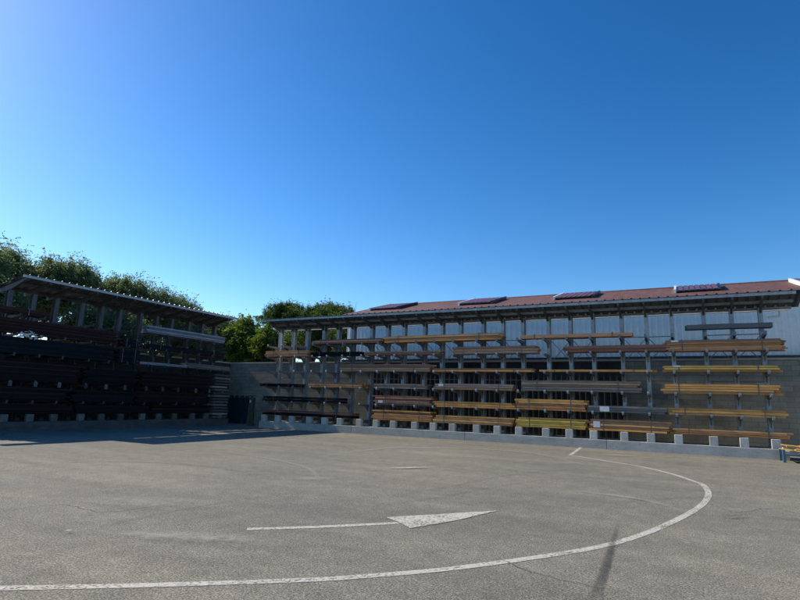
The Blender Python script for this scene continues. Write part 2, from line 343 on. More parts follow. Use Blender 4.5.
# ---------------------------------------------------------------- perimeter walls and building
def wall(name, x0, x1, y0, y1, label, wm=None):
    t = empty(name, ((x0+x1)/2, (y0+y1)/2, 0)); tag(t, label, 'wall', 'concrete block yard walls')
    cx, cy = (x0+x1)/2, (y0+y1)/2
    b = MB(); b.box(x0-cx, x1-cx, y0-cy, y1-cy, -0.01, 3.72); b.build('block_panel', wm or wallm, t)
    b = MB(); b.box(x0-cx-0.03, x1-cx+0.03, y0-cy-0.03, y1-cy+0.03, 3.723, 3.80); b.build('coping', concrete, t)
wall('block_wall', -26.2, 16, 26.5, 26.7, 'long grey concrete block wall behind the sunny rack, topped by the pale cladding')
wall('block_wall', -26.4, -26.2, -6, 26.7, 'concrete block wall with deep shade in its colour behind the dark rack, below the trees', wall_shade)

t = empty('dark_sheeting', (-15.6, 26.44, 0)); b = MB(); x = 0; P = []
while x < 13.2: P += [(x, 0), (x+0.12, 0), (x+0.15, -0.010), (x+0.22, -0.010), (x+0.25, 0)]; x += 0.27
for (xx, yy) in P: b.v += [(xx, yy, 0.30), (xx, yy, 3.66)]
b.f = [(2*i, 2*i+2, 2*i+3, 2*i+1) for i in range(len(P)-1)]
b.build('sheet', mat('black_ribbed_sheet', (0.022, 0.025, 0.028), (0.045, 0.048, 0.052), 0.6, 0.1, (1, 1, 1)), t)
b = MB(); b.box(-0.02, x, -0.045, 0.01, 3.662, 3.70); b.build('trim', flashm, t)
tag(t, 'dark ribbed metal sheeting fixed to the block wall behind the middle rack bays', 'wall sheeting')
bx0, bx1, by0, byr, by1 = -17.6, 20.0, 26.95, 31.6, 37.0
bld = empty('warehouse', (0, by0, 0)); tag(bld, 'long pale ribbed metal clad warehouse with red brown roof behind the wall', 'building')
b = MB(); x = bx0; prof = []
while x < bx1:
    prof += [(x, 0), (x+0.15, 0), (x+0.185, -0.045), (x+0.225, -0.045)]; x += 0.26
ez, rz_ = 6.58, 7.86
for i, (xx, yy) in enumerate(prof): b.v += [(xx, yy, 0), (xx, yy, ez)]
b.f = [(2*i, 2*i+2, 2*i+3, 2*i+1) for i in range(len(prof)-1)]
b.build('cladding', cladm, bld)
b = MB(); b.prism([(0.03, 0), (by1-by0, 0), (by1-by0, ez), (byr-by0, rz_-0.05), (0.03, ez)], 'x', bx0, bx1); b.build('wall', cladm, bld)
b = MB()
for (ya, za, yb, zb) in ((-0.35, ez-0.11, byr-by0, rz_), (by1-by0+0.35, ez-0.25, byr-by0, rz_)):
    b.hull([(bx0-0.25, ya, za), (bx1+0.2, ya, za), (bx1+0.2, yb, zb), (bx0-0.25, yb, zb), (bx0-0.25, ya, za+0.09), (bx1+0.2, ya, za+0.09), (bx1+0.2, yb, zb+0.09), (bx0-0.25, yb, zb+0.09)],
           [(0,3,2,1),(4,5,6,7),(0,1,5,4),(1,2,6,5),(2,3,7,6),(3,0,4,7)])
rf = b.build('roof', roofm, bld)
b = MB(); b.tube((bx0-0.27, byr-by0, rz_+0.06), (bx1, byr-by0, rz_+0.06), 0.09, n=8); b.build('ridge_cap', roofm, rf)
b = MB(); b.box(bx0-0.05, bx1, -0.42, -0.36, ez-0.20, ez-0.03); b.build('gutter', steelgray, bld)
b = MB(); b.box(-26.1, bx1, -0.55+0.05, -0.04, 3.802, 3.90)
b.v = [v if v[0] > -20 else (bx0, v[1], v[2]) for v in b.v]
b.build('base_flashing', flashm, bld)
# tilted glazed panels on the roof
def roofz(y): return ez-0.02+(y-by0)/(byr-by0)*(rz_-ez+0.02)
glassm = mat('reddish_glazing', (0.13, 0.055, 0.065), (0.26, 0.11, 0.13), 0.4, 0.2, (2, 2, 2), 0.1)
glassd = mat('dark_glazing', (0.02, 0.02, 0.03), (0.05, 0.04, 0.055), 0.25, 0.2, (2, 2, 2))
proto = None
spots = [(-15.9, 'leftmost tilted striped panel near the hipped end of the red brown roof'), (-10.1, 'second tilted striped roof panel from the left on the red brown roof'), (-4.85, 'third tilted striped roof panel from the left, middle of the visible roof'),
         (0.75, 'fourth tilted striped roof panel from the left, with a bright white end'), (5.6, 'rightmost roof panel cut by the picture edge, only its bright white end showing')]
for i, (X, lab) in enumerate(spots):
    yc = 29.5
    if proto is None:
        t = empty('roof_panel', (X, yc, roofz(yc)+0.10)); s = (rz_-ez)/(byr-by0)
        L2, D = 0.90, 1.30
        for k in range(7):
            xa = -L2+0.06+k*(2*L2-0.12)/7; b = MB(); wdt = (2*L2-0.12)/7
            b.hull([(xa+0.03, -D, -D*s+0.10), (xa+wdt-0.03, -D, -D*s+0.10), (xa+wdt-0.03, D, D*s+0.12), (xa+0.03, D, D*s+0.12),
                    (xa+0.03, -D, -D*s+0.13), (xa+wdt-0.03, -D, -D*s+0.13), (xa+wdt-0.03, D, D*s+0.15), (xa+0.03, D, D*s+0.15)],
                   [(0,3,2,1),(4,5,6,7),(0,1,5,4),(1,2,6,5),(2,3,7,6),(3,0,4,7)])
            b.build('glazing_strip', glassm, t)
        b = MB(); b.hull([(-L2, -D, -D*s+0.05), (L2, -D, -D*s+0.05), (L2, D, D*s+0.07), (-L2, D, D*s+0.07), (-L2, -D, -D*s+0.085), (L2, -D, -D*s+0.085), (L2, D, D*s+0.105), (-L2, D, D*s+0.105)],
               [(0,3,2,1),(4,5,6,7),(0,1,5,4),(1,2,6,5),(2,3,7,6),(3,0,4,7)]); b.build('backing', glassd, t)
        for sx_ in (-1, 1):
            b = MB(); b.prism([(-D-0.08, -D*s-0.02), (-D-0.08, -D*s+0.16), (D+0.05, D*s+0.19), (D+0.05, D*s-0.02)], 'x', sx_*(L2+0.01), sx_*(L2+0.10)); b.build('end_flashing', white_pvc if sx_ < 0 else glassd, t)
        tag(t, lab, 'roof panel', 'tilted panels on the red brown roof'); proto = t
    else:
        t = copy_tree(proto); t.location = (X, yc, roofz(yc)+0.10); t['label'] = lab

# ---------------------------------------------------------------- cantilever racks (local frame: x along, y into the rack, front face at y=0)
def make_rack(a, levels, H, post_m, arm_m, blk_m, capz=None, kind='R'):
    t = empty('cantilever_rack', (0, 0, 0))
    up = MB(); w2, d2, tk = 0.075, 0.15, 0.016
    up.box(-w2, w2, -d2, -d2+tk, 0.36, H); up.box(-w2, w2, d2-tk, d2, 0.36, H); up.box(-0.012, 0.012, -d2+tk, d2-tk, 0.36, H)
    upm = up.mesh('upright', post_m)
    arm = MB()                                                # tapered arm with a gusset underneath
    arm.prism([(0.02, 0.0), (0.93, 0.0), (0.93, -0.14), (0.02, -0.06)], 'x', -0.04, 0.04)
    arm.hull([(-0.045, 0.0, 0.0), (0.045, 0.0, 0.0), (0.045, 0.018, 0.07), (-0.045, 0.018, 0.07), (-0.045, 0.018, 0.0), (0.045, 0.018, 0.0)], [(0,1,2,3),(0,3,4),(1,5,2),(4,5,1,0),(2,5,4,3)])
    arm.prism([(0.62, -0.13), (0.93, -0.14), (0.93, -0.36)], 'x', -0.01, 0.01)
    armm = arm.mesh('arm', arm_m)
    cap = MB(); cap.box(-0.07, 0.07, -0.03, -0.006, -0.17, 0.03); capm = cap.mesh('end_plate', blk_m)
    blk = MB(); blk.box(-0.14, 0.14, 0.01, 0.18 if capz else 0.26, 0.362, 0.66 if capz else 0.70); blkm = blk.mesh('foot_block', blk_m, 0.012)
    fbm = MB(); fbm.box(-0.05, 0.05, 0.265, 0.94, 0.50, 0.66); fbeam = fbm.mesh('foot_beam', arm_m)
    plt = MB(); plt.box(-0.13, 0.13, 0.90, 1.32, 0.362, 0.385); pltm = plt.mesh('base_plate', post_m)
    for k in range(3):
        u = link('upright', upm, t, (k*a, 1.1, 0)); link('base_plate', pltm, u, (0, -1.1, 0))
        link('foot_block', blkm, t, (k*a+0.01, 0, 0)); link('foot_beam', fbeam, t, (k*a, 0, 0))
        for z in levels:
            o = link('arm', armm, t, (k*a, 0, z), (0, 0, random.uniform(-.01, .01)))
            if capz and abs(z-capz) < 0.01: link('end_plate', capm, o, (0, 0, 0))
    br = MB()
    for z in (levels[-1]+0.10, 2.75):
        br = MB(); br.tube((0, 1.27, z), (2*a, 1.27, z), 0.018, n=5)
        br.build('horizontal_brace', arm_m, t)
    for k in range(2):
        b = MB()
        for za, zb in ((levels[-2]-0.35, levels[-2]+0.72),):
            b.tube((k*a, 1.27, za), (k*a+a, 1.275, zb), 0.014, n=5); b.tube((k*a, 1.283, zb), (k*a+a, 1.288, za), 0.014, n=5)
        b.build('cross_brace', arm_m, t)
    return t

RA, RP = 0.955, 3.06
levR = [1.42, 2.22, 3.05, 3.85, 4.48]
ordn = ['nearest the right end', 'second from the right end', 'third from the right end', 'fourth from the right end', 'fourth from the left end', 'third from the left end', 'second from the left end', 'farthest left, beside the wall corner']
rackp = None
for i in range(8):
    x2 = 2.68-RP*i; x0 = x2-2*RA
    if rackp is None: t = rackp = make_rack(RA, levR, 5.56, galv, steelgray, blockpale)
    else: t = copy_tree(rackp)
    t.location = (x0, 23.6, 0)
    if i == 0:
        for o in t.children: pass
    tag(t, 'grey steel cantilever rack bay of the right rack row, ' + ordn[i], 'storage rack', 'cantilever rack bays of the right rack row')
LA, LP_ = 0.98, 3.15
levL = [1.15, 1.95, 3.05, 3.88, 4.66]
lo = ['nearest the left picture edge', 'second from the left picture edge', 'third from the left picture edge', 'far end by the wall corner']
rackl = None
for i in range(4):
    y0 = 12.38+LP_*i
    if rackl is None: t = rackl = make_rack(LA, levL, 5.75, galv_shade, steel_shade, block_shade, capz=1.95)
    else: t = copy_tree(rackl)
    t.location = (-24.0, y0, 0); t.rotation_euler = (0, 0, R(90))
    tag(t, 'shaded cantilever rack bay of the left rack row, ' + lo[i], 'storage rack', 'cantilever rack bays of the left rack row')

def plinth(loc, rz, L, label, cm=None):
    t = empty('concrete_plinth', loc, rz); b = MB(); x = 0
    n = int(round(L/6)); step = L/n
    for k in range(n):
        b = MB(); b.box(k*step+0.006, (k+1)*step-0.006, 0, 1.45, -0.02, 0.36); b.build('plinth_segment', cm or concrete, t, bev=0.012)
    tag(t, label, 'plinth', 'concrete plinths under the racks')
plinth((-20.9, 23.6, 0), 0, 23.95, 'long low grey concrete plinth under the right rack row')
plinth((-24.0, 12.0, 0), R(90), 12.5, 'low concrete plinth in shade under the dark left rack row', plinth_shade)

def canopy(loc, rz, L, zf, zb, d0, d1, posts, label, back_gutter, dark=False):
    t = empty('rack_canopy', loc, rz); slope = (zb-zf)/(d1-d0)
    b = MB(); x = 0.0; prof = []; per = 0.333
    while x < L-0.05:
        prof += [(x, 0), (x+0.20, 0), (x+0.225, 0.045), (x+0.275, 0.045), (x+0.30, 0)]; x += per
    prof.append((L, 0))
    n = len(prof)
    for (yy, zz) in ((d0-0.06, zf-0.06*slope*-1), (d1, zb)):
        for (xx, h) in prof: b.v.append((xx, yy, zz+h+0.0))
    for (yy, zz) in ((d0-0.06, zf-0.012), (d1, zb-0.012)):
        for (xx, h) in prof: b.v.append((xx, yy, zz+h))
    for i in range(n-1):
        b.f += [(i, i+1, n+i+1, n+i), (2*n+i, 3*n+i, 3*n+i+1, 2*n+i+1), (i, 2*n+i, 2*n+i+1, i+1), (n+i, n+i+1, 3*n+i+1, 3*n+i)]
    b.f += [(0, n, 3*n, 2*n), (n-1, 3*n-1, 4*n-1, 2*n-1)]
    b.build('roof_sheet', sheetm, t)
    for q, yy in enumerate([d0+0.02, d0+(d1-d0)*0.5, d1-0.10]):
        zz = zf+slope*(yy-d0)-0.016
        b = MB(); b.box(0.0, L, yy-0.03, yy+0.03, zz-0.11, zz); b.build('purlin', galv if q == 0 else (steel_shade if dark else steelgray), t)  # left canopy: inner purlins take the steel with shade in its colour
    for x in posts:
        b = MB()
        za = zf-0.128; zb2 = za+slope*(d1-d0-0.05)
        b.prism([(d0+0.02, za), (d0+0.02, za-0.10), (1.0, za+slope*(1.0-d0)-0.24), (d1-0.05, zb2-0.16), (d1-0.05, zb2)], 'x', x-0.035, x+0.035)
        b.build('rafter', steel_shade if dark else galv_shade, t)  # rafter steel has the shade under the roof in its colour
    if back_gutter:
        zz = zb-0.02
        b = MB(); b.prism([(d1+0.003, zz-0.10), (d1+0.10, zz-0.10), (d1+0.12, zz), (d1+0.105, zz), (d1+0.09, zz-0.085), (d1+0.003, zz-0.085)], 'x', -0.05, L-0.05); b.build('gutter', white_pvc, t)
        b = MB(); b.tube((L-0.35, d1+0.06, zz-0.10), (L-0.35, d1+0.06, zz-0.30), 0.04, n=8); b.tube((L-0.35, d1+0.06, zz-0.30), (L-0.75, d1-0.05, zz-0.36), 0.04, n=8)
        b.build('downpipe', white_pvc, t)
    tag(t, label, 'canopy', 'corrugated canopies over the racks')
pr = [2.68-RP*i-RA*k+21.0 for i in range(8) for k in range(3)]
canopy((-21.0, 23.6, 0), 0, 24.7, 5.98, 5.60, -0.05, 1.36, pr, 'long corrugated metal canopy over the right rack row, in front of the warehouse', True)
pl = [12.38+LP_*i+LA*k-12.25 for i in range(4) for k in range(3)]
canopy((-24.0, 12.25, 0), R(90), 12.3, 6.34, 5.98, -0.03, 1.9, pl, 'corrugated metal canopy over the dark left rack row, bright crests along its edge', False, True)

# ---------------------------------------------------------------- bundles of long bars
def bar_mesh(L, w, h, m, hollow=False, warp=0.0):
    b = MB()
    if not hollow:
        nseg = 4; P = []
        for k in range(nseg+1):
            x = -L/2+L*k/nseg; q = warp*math.sin(math.pi*k/nseg+random.random()*0.6)
            P += [(x, -w/2, q), (x, w/2, q), (x, w/2, q+h), (x, -w/2, q+h)]
        b.v = P; b.f = [(0,1,2,3), tuple(4*nseg+i for i in (3,2,1,0))]
        for k in range(nseg):
            for e in range(4): b.f.append((4*k+e, 4*k+(e+1) % 4, 4*k+4+(e+1) % 4, 4*k+4+e))
        return b.mesh('bar', m)
    t = min(w, h)*0.14
    for x, xi in ((-L/2, -L/2+0.3), (L/2, L/2-0.3)):
        b.v += [(x,-w/2,0),(x,w/2,0),(x,w/2,h),(x,-w/2,h),(x,-w/2+t,t),(x,w/2-t,t),(x,w/2-t,h-t),(x,-w/2+t,h-t),
                (xi,-w/2+t,t),(xi,w/2-t,t),(xi,w/2-t,h-t),(xi,-w/2+t,h-t)]
    for e in range(4):
        f = (e+1) % 4
        b.f.append((e, f, 12+f, 12+e))
        for o in (0, 12): b.f += [(o+e, o+f, o+4+f, o+4+e), (o+4+e, o+4+f, o+8+f, o+8+e)]
    b.f += [(8,9,10,11), (20,21,22,23)]
    return b.mesh('bar', m)
strapm = mat('steel_strap', (0.10, 0.10, 0.11), (0.16, 0.16, 0.17), 0.5, 0.5)
def bundle(row, x0, x1, z0, z1, mk, label, bh=0.085, bw=0.10, dep=0.72, y0=0.10, hollow=False, jit=0.08, mats=None, tags=(), slope=0.0, straps=True, gap=0.010, cat='bar bundle', name='bar_bundle', warp=0.009):
    L = x1-x0; xc = (x0+x1)/2
    if row == 'R': t = empty(name, (xc, 23.6, z0))
    else: t = empty(name, (-24.0, xc, z0), R(90))
    t.rotation_euler = (0, slope, 0 if row == 'R' else R(90)); t.rotation_mode = 'XYZ'
    h = z1-z0; nr = max(1, int(round(h/bh))); bh = h/nr
    nc = max(1, int(dep/bw)); 
    while nr*nc > 96: nc -= 1
    bw = dep/nc
    keys = mats or [mk]; ms = {}
    rr = random.Random(hash(label) % 1000 if False else int(abs(x0*97+z0*13))+3)
    for r_ in range(nr):
        key = keys[r_ % len(keys)]
        for v in range(2): ms[(r_, v)] = bar_mesh(L*(0.985 if v else 1.0), bw*0.93, (bh-gap)*0.95, BARM[key], hollow, warp)
        for c in range(nc):
            if r_ == nr-1 and nr > 2 and rr.random() < 0.22: continue
            o = link('bar', ms[(r_, rr.randint(0, 1))], t, (rr.uniform(-jit, jit)*(2 if rr.random() < .15 else 1), y0+bw*(c+0.5)+rr.uniform(-.004, .004), r_*bh+0.002), (0, 0, rr.uniform(-.0015, .0015)))
    if straps:
        for fx in ((-0.36, 0.33) if L > 3.2 else (-0.3, 0.3)):
            b = MB(); x = L*fx; y1 = y0+dep; e = 0.012
            for (ya, yb, za, zb) in ((y0-e, y0-e/3, -0.006, h+e), (y1+e/3, y1+e, -0.006, h+e), (y0-e, y1+e, h+e+0.001, h+e*1.5)):
                b.box(x-0.018, x+0.018, ya, yb, za, zb)
            b.build('strap', strapm, t)
    for (tx, tz, tw, th) in tags:
        b = MB(); b.box(tx-xc-tw/2, tx-xc+tw/2, y0-0.026, y0-0.021, tz-z0-th/2, tz-z0+th/2); b.build('label_sheet', paper, t)
    tag(t, label, cat, 'bundles of long bars on the ' + ('right' if row == 'R' else 'left') + ' rack row')
    return t
B = bundle
# bay nearest the right end
B('R', 0.13, 2.96, 4.69, 4.88, 'charcoal', 'dark grey tapered beam alone on the topmost arms at the right end', bh=0.19, bw=0.22, dep=0.44, straps=False, jit=0.10)
B('R', -0.58, 3.19, 3.86, 4.29, 'rust', 'large rough tan bundle with ragged right end, second highest at the right end', bh=0.055, bw=0.09, jit=0.09, mats=['rust', 'rust', 'straw', 'rust', 'orange', 'rust', 'rust', 'taupe'], tags=((-0.30, 4.24, 0.26, 0.07),), warp=0.008)
B('R', -0.73, 3.00, 3.06, 3.30, 'ochre', 'thin ochre and yellow bundle, third level from the top at the right end', bh=0.075, mats=['orange', 'yellow', 'straw'], tags=((-0.28, 3.27, 0.25, 0.06),))
B('R', -0.77, 2.95, 2.23, 2.60, 'orange', 'orange ochre bundle four rows deep, waist of the stack at the right end', bh=0.09, mats=['ochre', 'straw', 'orange', 'orange'])
B('R', -0.61, 3.07, 1.43, 1.70, 'ochre', 'even golden ochre bundle second from the bottom at the right end', bh=0.085, mats=['straw', 'ochre', 'ochre'])
B('R', -0.52, 3.13, 0.72, 0.94, 'orange', 'flat brown and orange bundle resting on the foot blocks at the right end', bh=0.07, mats=['orange', 'rust', 'straw'])
# second and third bays
B('R', -6.41, -1.79, 4.50, 4.66, 'taupe', 'long slim tan pole bundle on the highest arms in front of pale cladding', bh=0.16, bw=0.16, mats=['rust'], dep=0.5)
B('R', -4.48, -0.55, 3.87, 4.14, 'redbrown', 'dark red brown heavy beam pair below the slim tan poles', bh=0.135, bw=0.18, mats=['redbrown', 'redbrown'], dep=0.6, straps=False)
B('R', -5.56, -1.06, 3.06, 3.15, 'ochre', 'single thin layer of ochre bars across the second and third bays from right', bh=0.09, dep=0.6)
B('R', -6.35, -1.63, 2.24, 2.70, 'grey', 'broad grey and taupe bundle, longest at mid height of the row', bh=0.09, mats=['taupe', 'grey', 'brown', 'taupe', 'brown'])
B('R', -6.62, -3.72, 1.43, 1.90, 'ochre', 'ochre over dark orange bundle stacked directly above the yellow one', bh=0.095, mats=['orange', 'orange', 'redbrown', 'ochre', 'ochre'])
B('R', -3.68, -0.78, 1.43, 1.70, 'charcoal', 'dark grey bundle with one white label, second from bottom', bh=0.085, mats=['charcoal', 'grey', 'grey'], tags=((-2.98, 1.57, 0.36, 0.20),))
B('R', -6.60, -3.74, 0.71, 1.12, 'yellow', 'mustard yellow bundle on the foot blocks below the dark orange one', bh=0.08, mats=['yellow'])
B('R', -3.62, -0.72, 0.71, 1.16, 'brown', 'lowest brown and ochre bundle with crumpled white label at its left end', bh=0.095, mats=['orange', 'rust', 'straw', 'brown', 'rust'], tags=((-3.30, 0.95, 0.26, 0.24),))
# middle bays
B('R', -13.31, -7.28, 4.50, 4.82, 'rust', 'longest tan orange bundle on top of the middle bays', bh=0.065, mats=['orange', 'rust', 'rust', 'straw', 'rust'], slope=-0.004)
B('R', -9.59, -5.67, 3.87, 4.20, 'taupe', 'grey brown bundle with capped rounded ends under the longest tan one', bh=0.11, mats=['taupe', 'rust', 'taupe'])
B('R', -14.39, -10.15, 3.87, 4.05, 'brown', 'dark thin bundle against the white strip, left of the grey brown capped one', bh=0.09, mats=['redbrown', 'brown'], dep=0.5)
B('R', -15.80, -10.72, 3.06, 3.42, 'brown', 'long brown bundle just under the top of the block wall, left of centre', bh=0.09, mats=['brown', 'taupe', 'brown', 'rust'])
B('R', -10.60, -5.90, 3.06, 3.21, 'ochre', 'thin golden brown bundle at the middle bays just under wall top', bh=0.075, mats=['ochre', 'rust'])
B('R', -13.78, -10.95, 2.23, 2.47, 'taupe', 'small pale taupe bundle above the brown stack, left of centre', bh=0.08, mats=['grey', 'taupe', 'taupe'])
B('R', -10.50, -6.75, 2.23, 2.51, 'taupe', 'brown grey bundle with small white label at its upper left, centre of row', bh=0.09, mats=['brown', 'taupe', 'taupe'], tags=((-10.15, 2.44, 0.24, 0.10),))
B('R', -17.77, -14.42, 2.23, 2.50, 'rust', 'tan brown bundle at mid height above the open unlit bays', bh=0.09, mats=['rust', 'straw', 'rust'])
B('R', -13.69, -10.65, 1.43, 1.90, 'brown', 'messy brown and rust bundle with white label above the lowest stack', bh=0.08, mats=['redbrown', 'taupe', 'rust', 'redbrown', 'rust'], tags=((-13.35, 1.60, 0.24, 0.12),), jit=0.12)
B('R', -10.50, -6.68, 1.43, 1.70, 'ochre', 'plain orange ochre bundle second from bottom at the centre', bh=0.085, mats=['orange', 'ochre', 'ochre'])
B('R', -13.80, -10.62, 0.71, 1.20, 'orange', 'deep rust orange bundle on foot blocks at the left of the coloured ones', bh=0.085, mats=['orange', 'orange', 'rust', 'orange', 'redbrown'])
B('R', -10.50, -6.78, 0.71, 1.06, 'brown', 'brownish ochre bundle on the foot blocks at the centre', bh=0.085, mats=['brown', 'ochre', 'rust', 'ochre'])
# far left bays
B('R', -17.74, -13.48, 4.50, 4.76, 'redbrown', 'dark maroon bundle high on the left bays under the canopy', bh=0.085, mats=['redbrown', 'rust', 'redbrown'])
B('R', -20.90, -17.95, 3.87, 4.20, 'rust', 'tan orange bundle poking out at the far left end of the row', bh=0.085, mats=['rust', 'rust', 'straw'])
B('R', -17.80, -14.62, 3.87, 4.08, 'black', 'black thin bundle beside the protruding tan orange one', bh=0.10, dep=0.5)
B('R', -21.10, -18.60, 2.23, 2.40, 'black', 'short black bundle at the far left end, upper of the three dark ones', bh=0.09)
B('R', -20.79, -15.71, 1.43, 1.72, 'black', 'long black beam bundle at the far left, middle of the three dark ones', bh=0.14, bw=0.18)
B('R', -20.70, -14.95, 0.71, 0.98, 'black', 'long black bundle on the foot blocks at the far left', bh=0.14, bw=0.18, mats=['black', 'redbrown'])
# left row, shade worked into its dark bar colours
B('L', 18.47, 23.8, 4.69, 5.07, 'silver', 'silvery tube bundle high under the left canopy', bh=0.095, bw=0.12, dep=0.5, straps=False)
B('L', 18.23, 21.10, 3.08, 3.22, 'silver', 'single bright pale channel lying at head height on the left row', bh=0.14, bw=0.2, dep=0.2, straps=False, y0=0.03)
B('L', 21.2, 24.4, 3.08, 3.36, 'silver', 'grey tube bundle at the far end just above wall top', bh=0.09, mats=['grey', 'silver'])
B('L', 10.4, 16.9, 3.90, 4.50, 'shade_rust', 'big dark rust bundle in the upper part of the left row', bh=0.07, bw=0.14, gap=0.012, jit=0.12, straps=False, dep=0.5)
B('L', 9.0, 13.5, 4.69, 4.95, 'shade_rust', 'dark rust bars on the top arms cut by the left picture edge', bh=0.10, dep=0.5)
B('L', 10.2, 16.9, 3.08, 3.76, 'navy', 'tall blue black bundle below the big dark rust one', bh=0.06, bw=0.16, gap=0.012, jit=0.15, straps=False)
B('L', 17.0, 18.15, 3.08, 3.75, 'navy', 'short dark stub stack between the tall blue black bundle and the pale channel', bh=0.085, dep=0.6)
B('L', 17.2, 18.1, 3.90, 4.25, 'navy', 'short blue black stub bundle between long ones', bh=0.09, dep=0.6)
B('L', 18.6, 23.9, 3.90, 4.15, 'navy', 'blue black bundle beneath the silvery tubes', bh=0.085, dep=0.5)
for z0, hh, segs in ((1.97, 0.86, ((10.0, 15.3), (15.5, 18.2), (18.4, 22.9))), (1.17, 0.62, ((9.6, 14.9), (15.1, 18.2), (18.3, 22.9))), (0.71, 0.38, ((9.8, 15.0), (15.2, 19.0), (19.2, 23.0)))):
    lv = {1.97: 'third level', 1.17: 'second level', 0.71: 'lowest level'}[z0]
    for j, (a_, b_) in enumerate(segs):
        B('L', a_, b_, z0, z0+hh*(1, 0.85, 0.92)[j], 'black', 'black bar stack in deep shade, %s, %s bays of the left row' % (lv, ('nearest', 'middle', 'farthest')[j]), bh=0.065, bw=0.15, gap=0.012, jit=0.14, straps=False, mats=['black', 'navy', 'black'] if j == 1 else ['black', 'black', 'shade_rust'])
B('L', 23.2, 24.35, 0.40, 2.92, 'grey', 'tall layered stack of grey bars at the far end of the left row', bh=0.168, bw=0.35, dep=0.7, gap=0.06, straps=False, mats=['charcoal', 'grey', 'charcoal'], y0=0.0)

# ---------------------------------------------------------------- things in the wall corner
teal = mat('dark_teal_paint', (0.018, 0.035, 0.045), (0.03, 0.05, 0.06), 0.5, 0, (3, 3, 3), 0.2)
redp = mat('dull_red_paint', (0.10, 0.02, 0.025), (0.16, 0.03, 0.035), 0.5)
greenp = mat('dull_green_paint', (0.045, 0.075, 0.055), (0.07, 0.11, 0.08), 0.5)
wordk = ['leftmost', 'second', 'third', 'rightmost']
for k in range(4):
    t = empty('leaning_board', (-25.75+0.44*k*0.98, 26.10, 0)); b = MB()
    b.hull([(-0.19, 0, 0), (0.19, 0, 0), (0.19, 0.07, 0), (-0.19, 0.07, 0), (-0.19, 0.26, 1.58), (0.19, 0.26, 1.58), (0.19, 0.33, 1.58), (-0.19, 0.33, 1.58)], [(0,3,2,1),(4,5,6,7),(0,1,5,4),(1,2,6,5),(2,3,7,6),(3,0,4,7)])
    b.build('panel', teal, t)
    b = MB(); b.box(-0.10, 0.10, 0.255, 0.335, 1.583, 1.70); b.build('end_cap', redp if k > 1 else teal, t)
    b = MB(); b.box(-0.012, 0.012, 0.10, 0.15, 0.5, 0.55); b.build('knob', steelgray, t)
    tag(t, 'dark teal upright board leaning in the wall corner, %s of the four' % wordk[k] + (', dull red cap' if k > 1 else ''), 'board', 'boards leaning in the wall corner')
t = empty('end_frame', (-22.4, 24.6, 0)); b = MB()
b.prism([(-0.22, 0), (-0.12, 0), (0.05, 1.66), (-0.03, 1.66)], 'y', -0.04, 0.04); b.build('leg', greenp, t)
b = MB(); b.prism([(0.12, 0), (0.22, 0), (0.07, 1.66), (-0.01, 1.66)], 'y', -0.13, -0.05); b.build('leg', greenp, t)
b = MB(); b.box(-0.17, 0.20, -0.18, 0.08, 1.662, 1.72); b.build('top_plate', greenp, t)
b = MB(); b.box(-0.20, 0.20, 0.045, 0.075, 0.02, 1.60); b.build('back_panel', greenp, t)
b = MB(); b.box(-0.05, 0.05, -0.145, -0.135, 1.30, 1.46); b.build('label_sheet', paper, t)
tag(t, 'dull green steel end frame with a small white sheet, left of the right rack row', 'frame')

# scrap cart in the sun at the right end
bluem = mat('blue_paint', (0.05, 0.10, 0.15), (0.09, 0.15, 0.21), 0.5)
t = empty('offcut_cart', (3.75, 23.05, 0)); tag(t, 'low blue metal cart heaped with yellow offcuts at the right picture edge', 'cart')
b = MB(); b.box(-0.95, 1.6, -0.55, 0.45, 0.22, 0.28); b.build('tray', bluem, t)
for x in (-0.85, 1.45):
    for y in (-0.48, 0.38):
        b = MB(); b.box(x-0.04, x+0.04, y-0.04, y+0.04, 0.0, 0.42 if x < 0 else 0.218); b.v = [(vx, vy, vz) for vx, vy, vz in b.v]
        b.build('leg', bluem, t, bev=0.004) if x > 0 else b.build('corner_post', bluem, t, loc=(-0.145, 0, 0), bev=0.004)
rr = random.Random(5)
straw2 = [BARM['straw'], BARM['yellow'], blockpale]
for k in range(46):
    L = rr.uniform(0.5, 1.5); o = link('offcut', bar_mesh(L, rr.uniform(0.04, 0.10), rr.uniform(0.02, 0.05), straw2[rr.choice([0, 1, 2, 2])]), None,
         (4.3+rr.uniform(-0.75, 0.8), 23.68+rr.uniform(-0.36, 0.28), 0.285+0.26*rr.random()), (rr.uniform(-.1, .1), rr.uniform(-.14, .14), rr.uniform(-.55, .55)))
    o.parent = t; o.location = (o.location.x-4.0, o.location.y-23.7, o.location.z)
# pale planks lying behind the plinth openings
for k, (x, y, L) in enumerate([(1.9, 24.4, 0.55), (1.0, 24.5, 0.5), (-0.1, 24.45, 0.6), (-2.1, 24.4, 0.8), (-4.9, 24.4, 0.6), (-8.2, 24.5, 0.5), (-11.4, 24.4, 0.6)]):
    b = MB(); b.box(-L/2, L/2, -0.06, 0.06, 0, 0.03); o = b.build('pale_plank', white_pvc, None, (x, y+0.45, 0.362), bev=0.004); o.rotation_euler = (0, 0, 0.1*(k-3))
    tag(o, ['pale plank behind the rightmost plinth opening', 'pale plank behind the second plinth opening from the right', 'pale plank behind the third plinth opening from the right', 'pale plank under the labelled brown lowest bundle', 'pale plank under the mustard yellow bundle', 'pale plank under the brownish ochre centre bundle', 'pale plank under the deep rust orange bundle'][k], 'plank', 'pale planks lying behind the foot blocks')

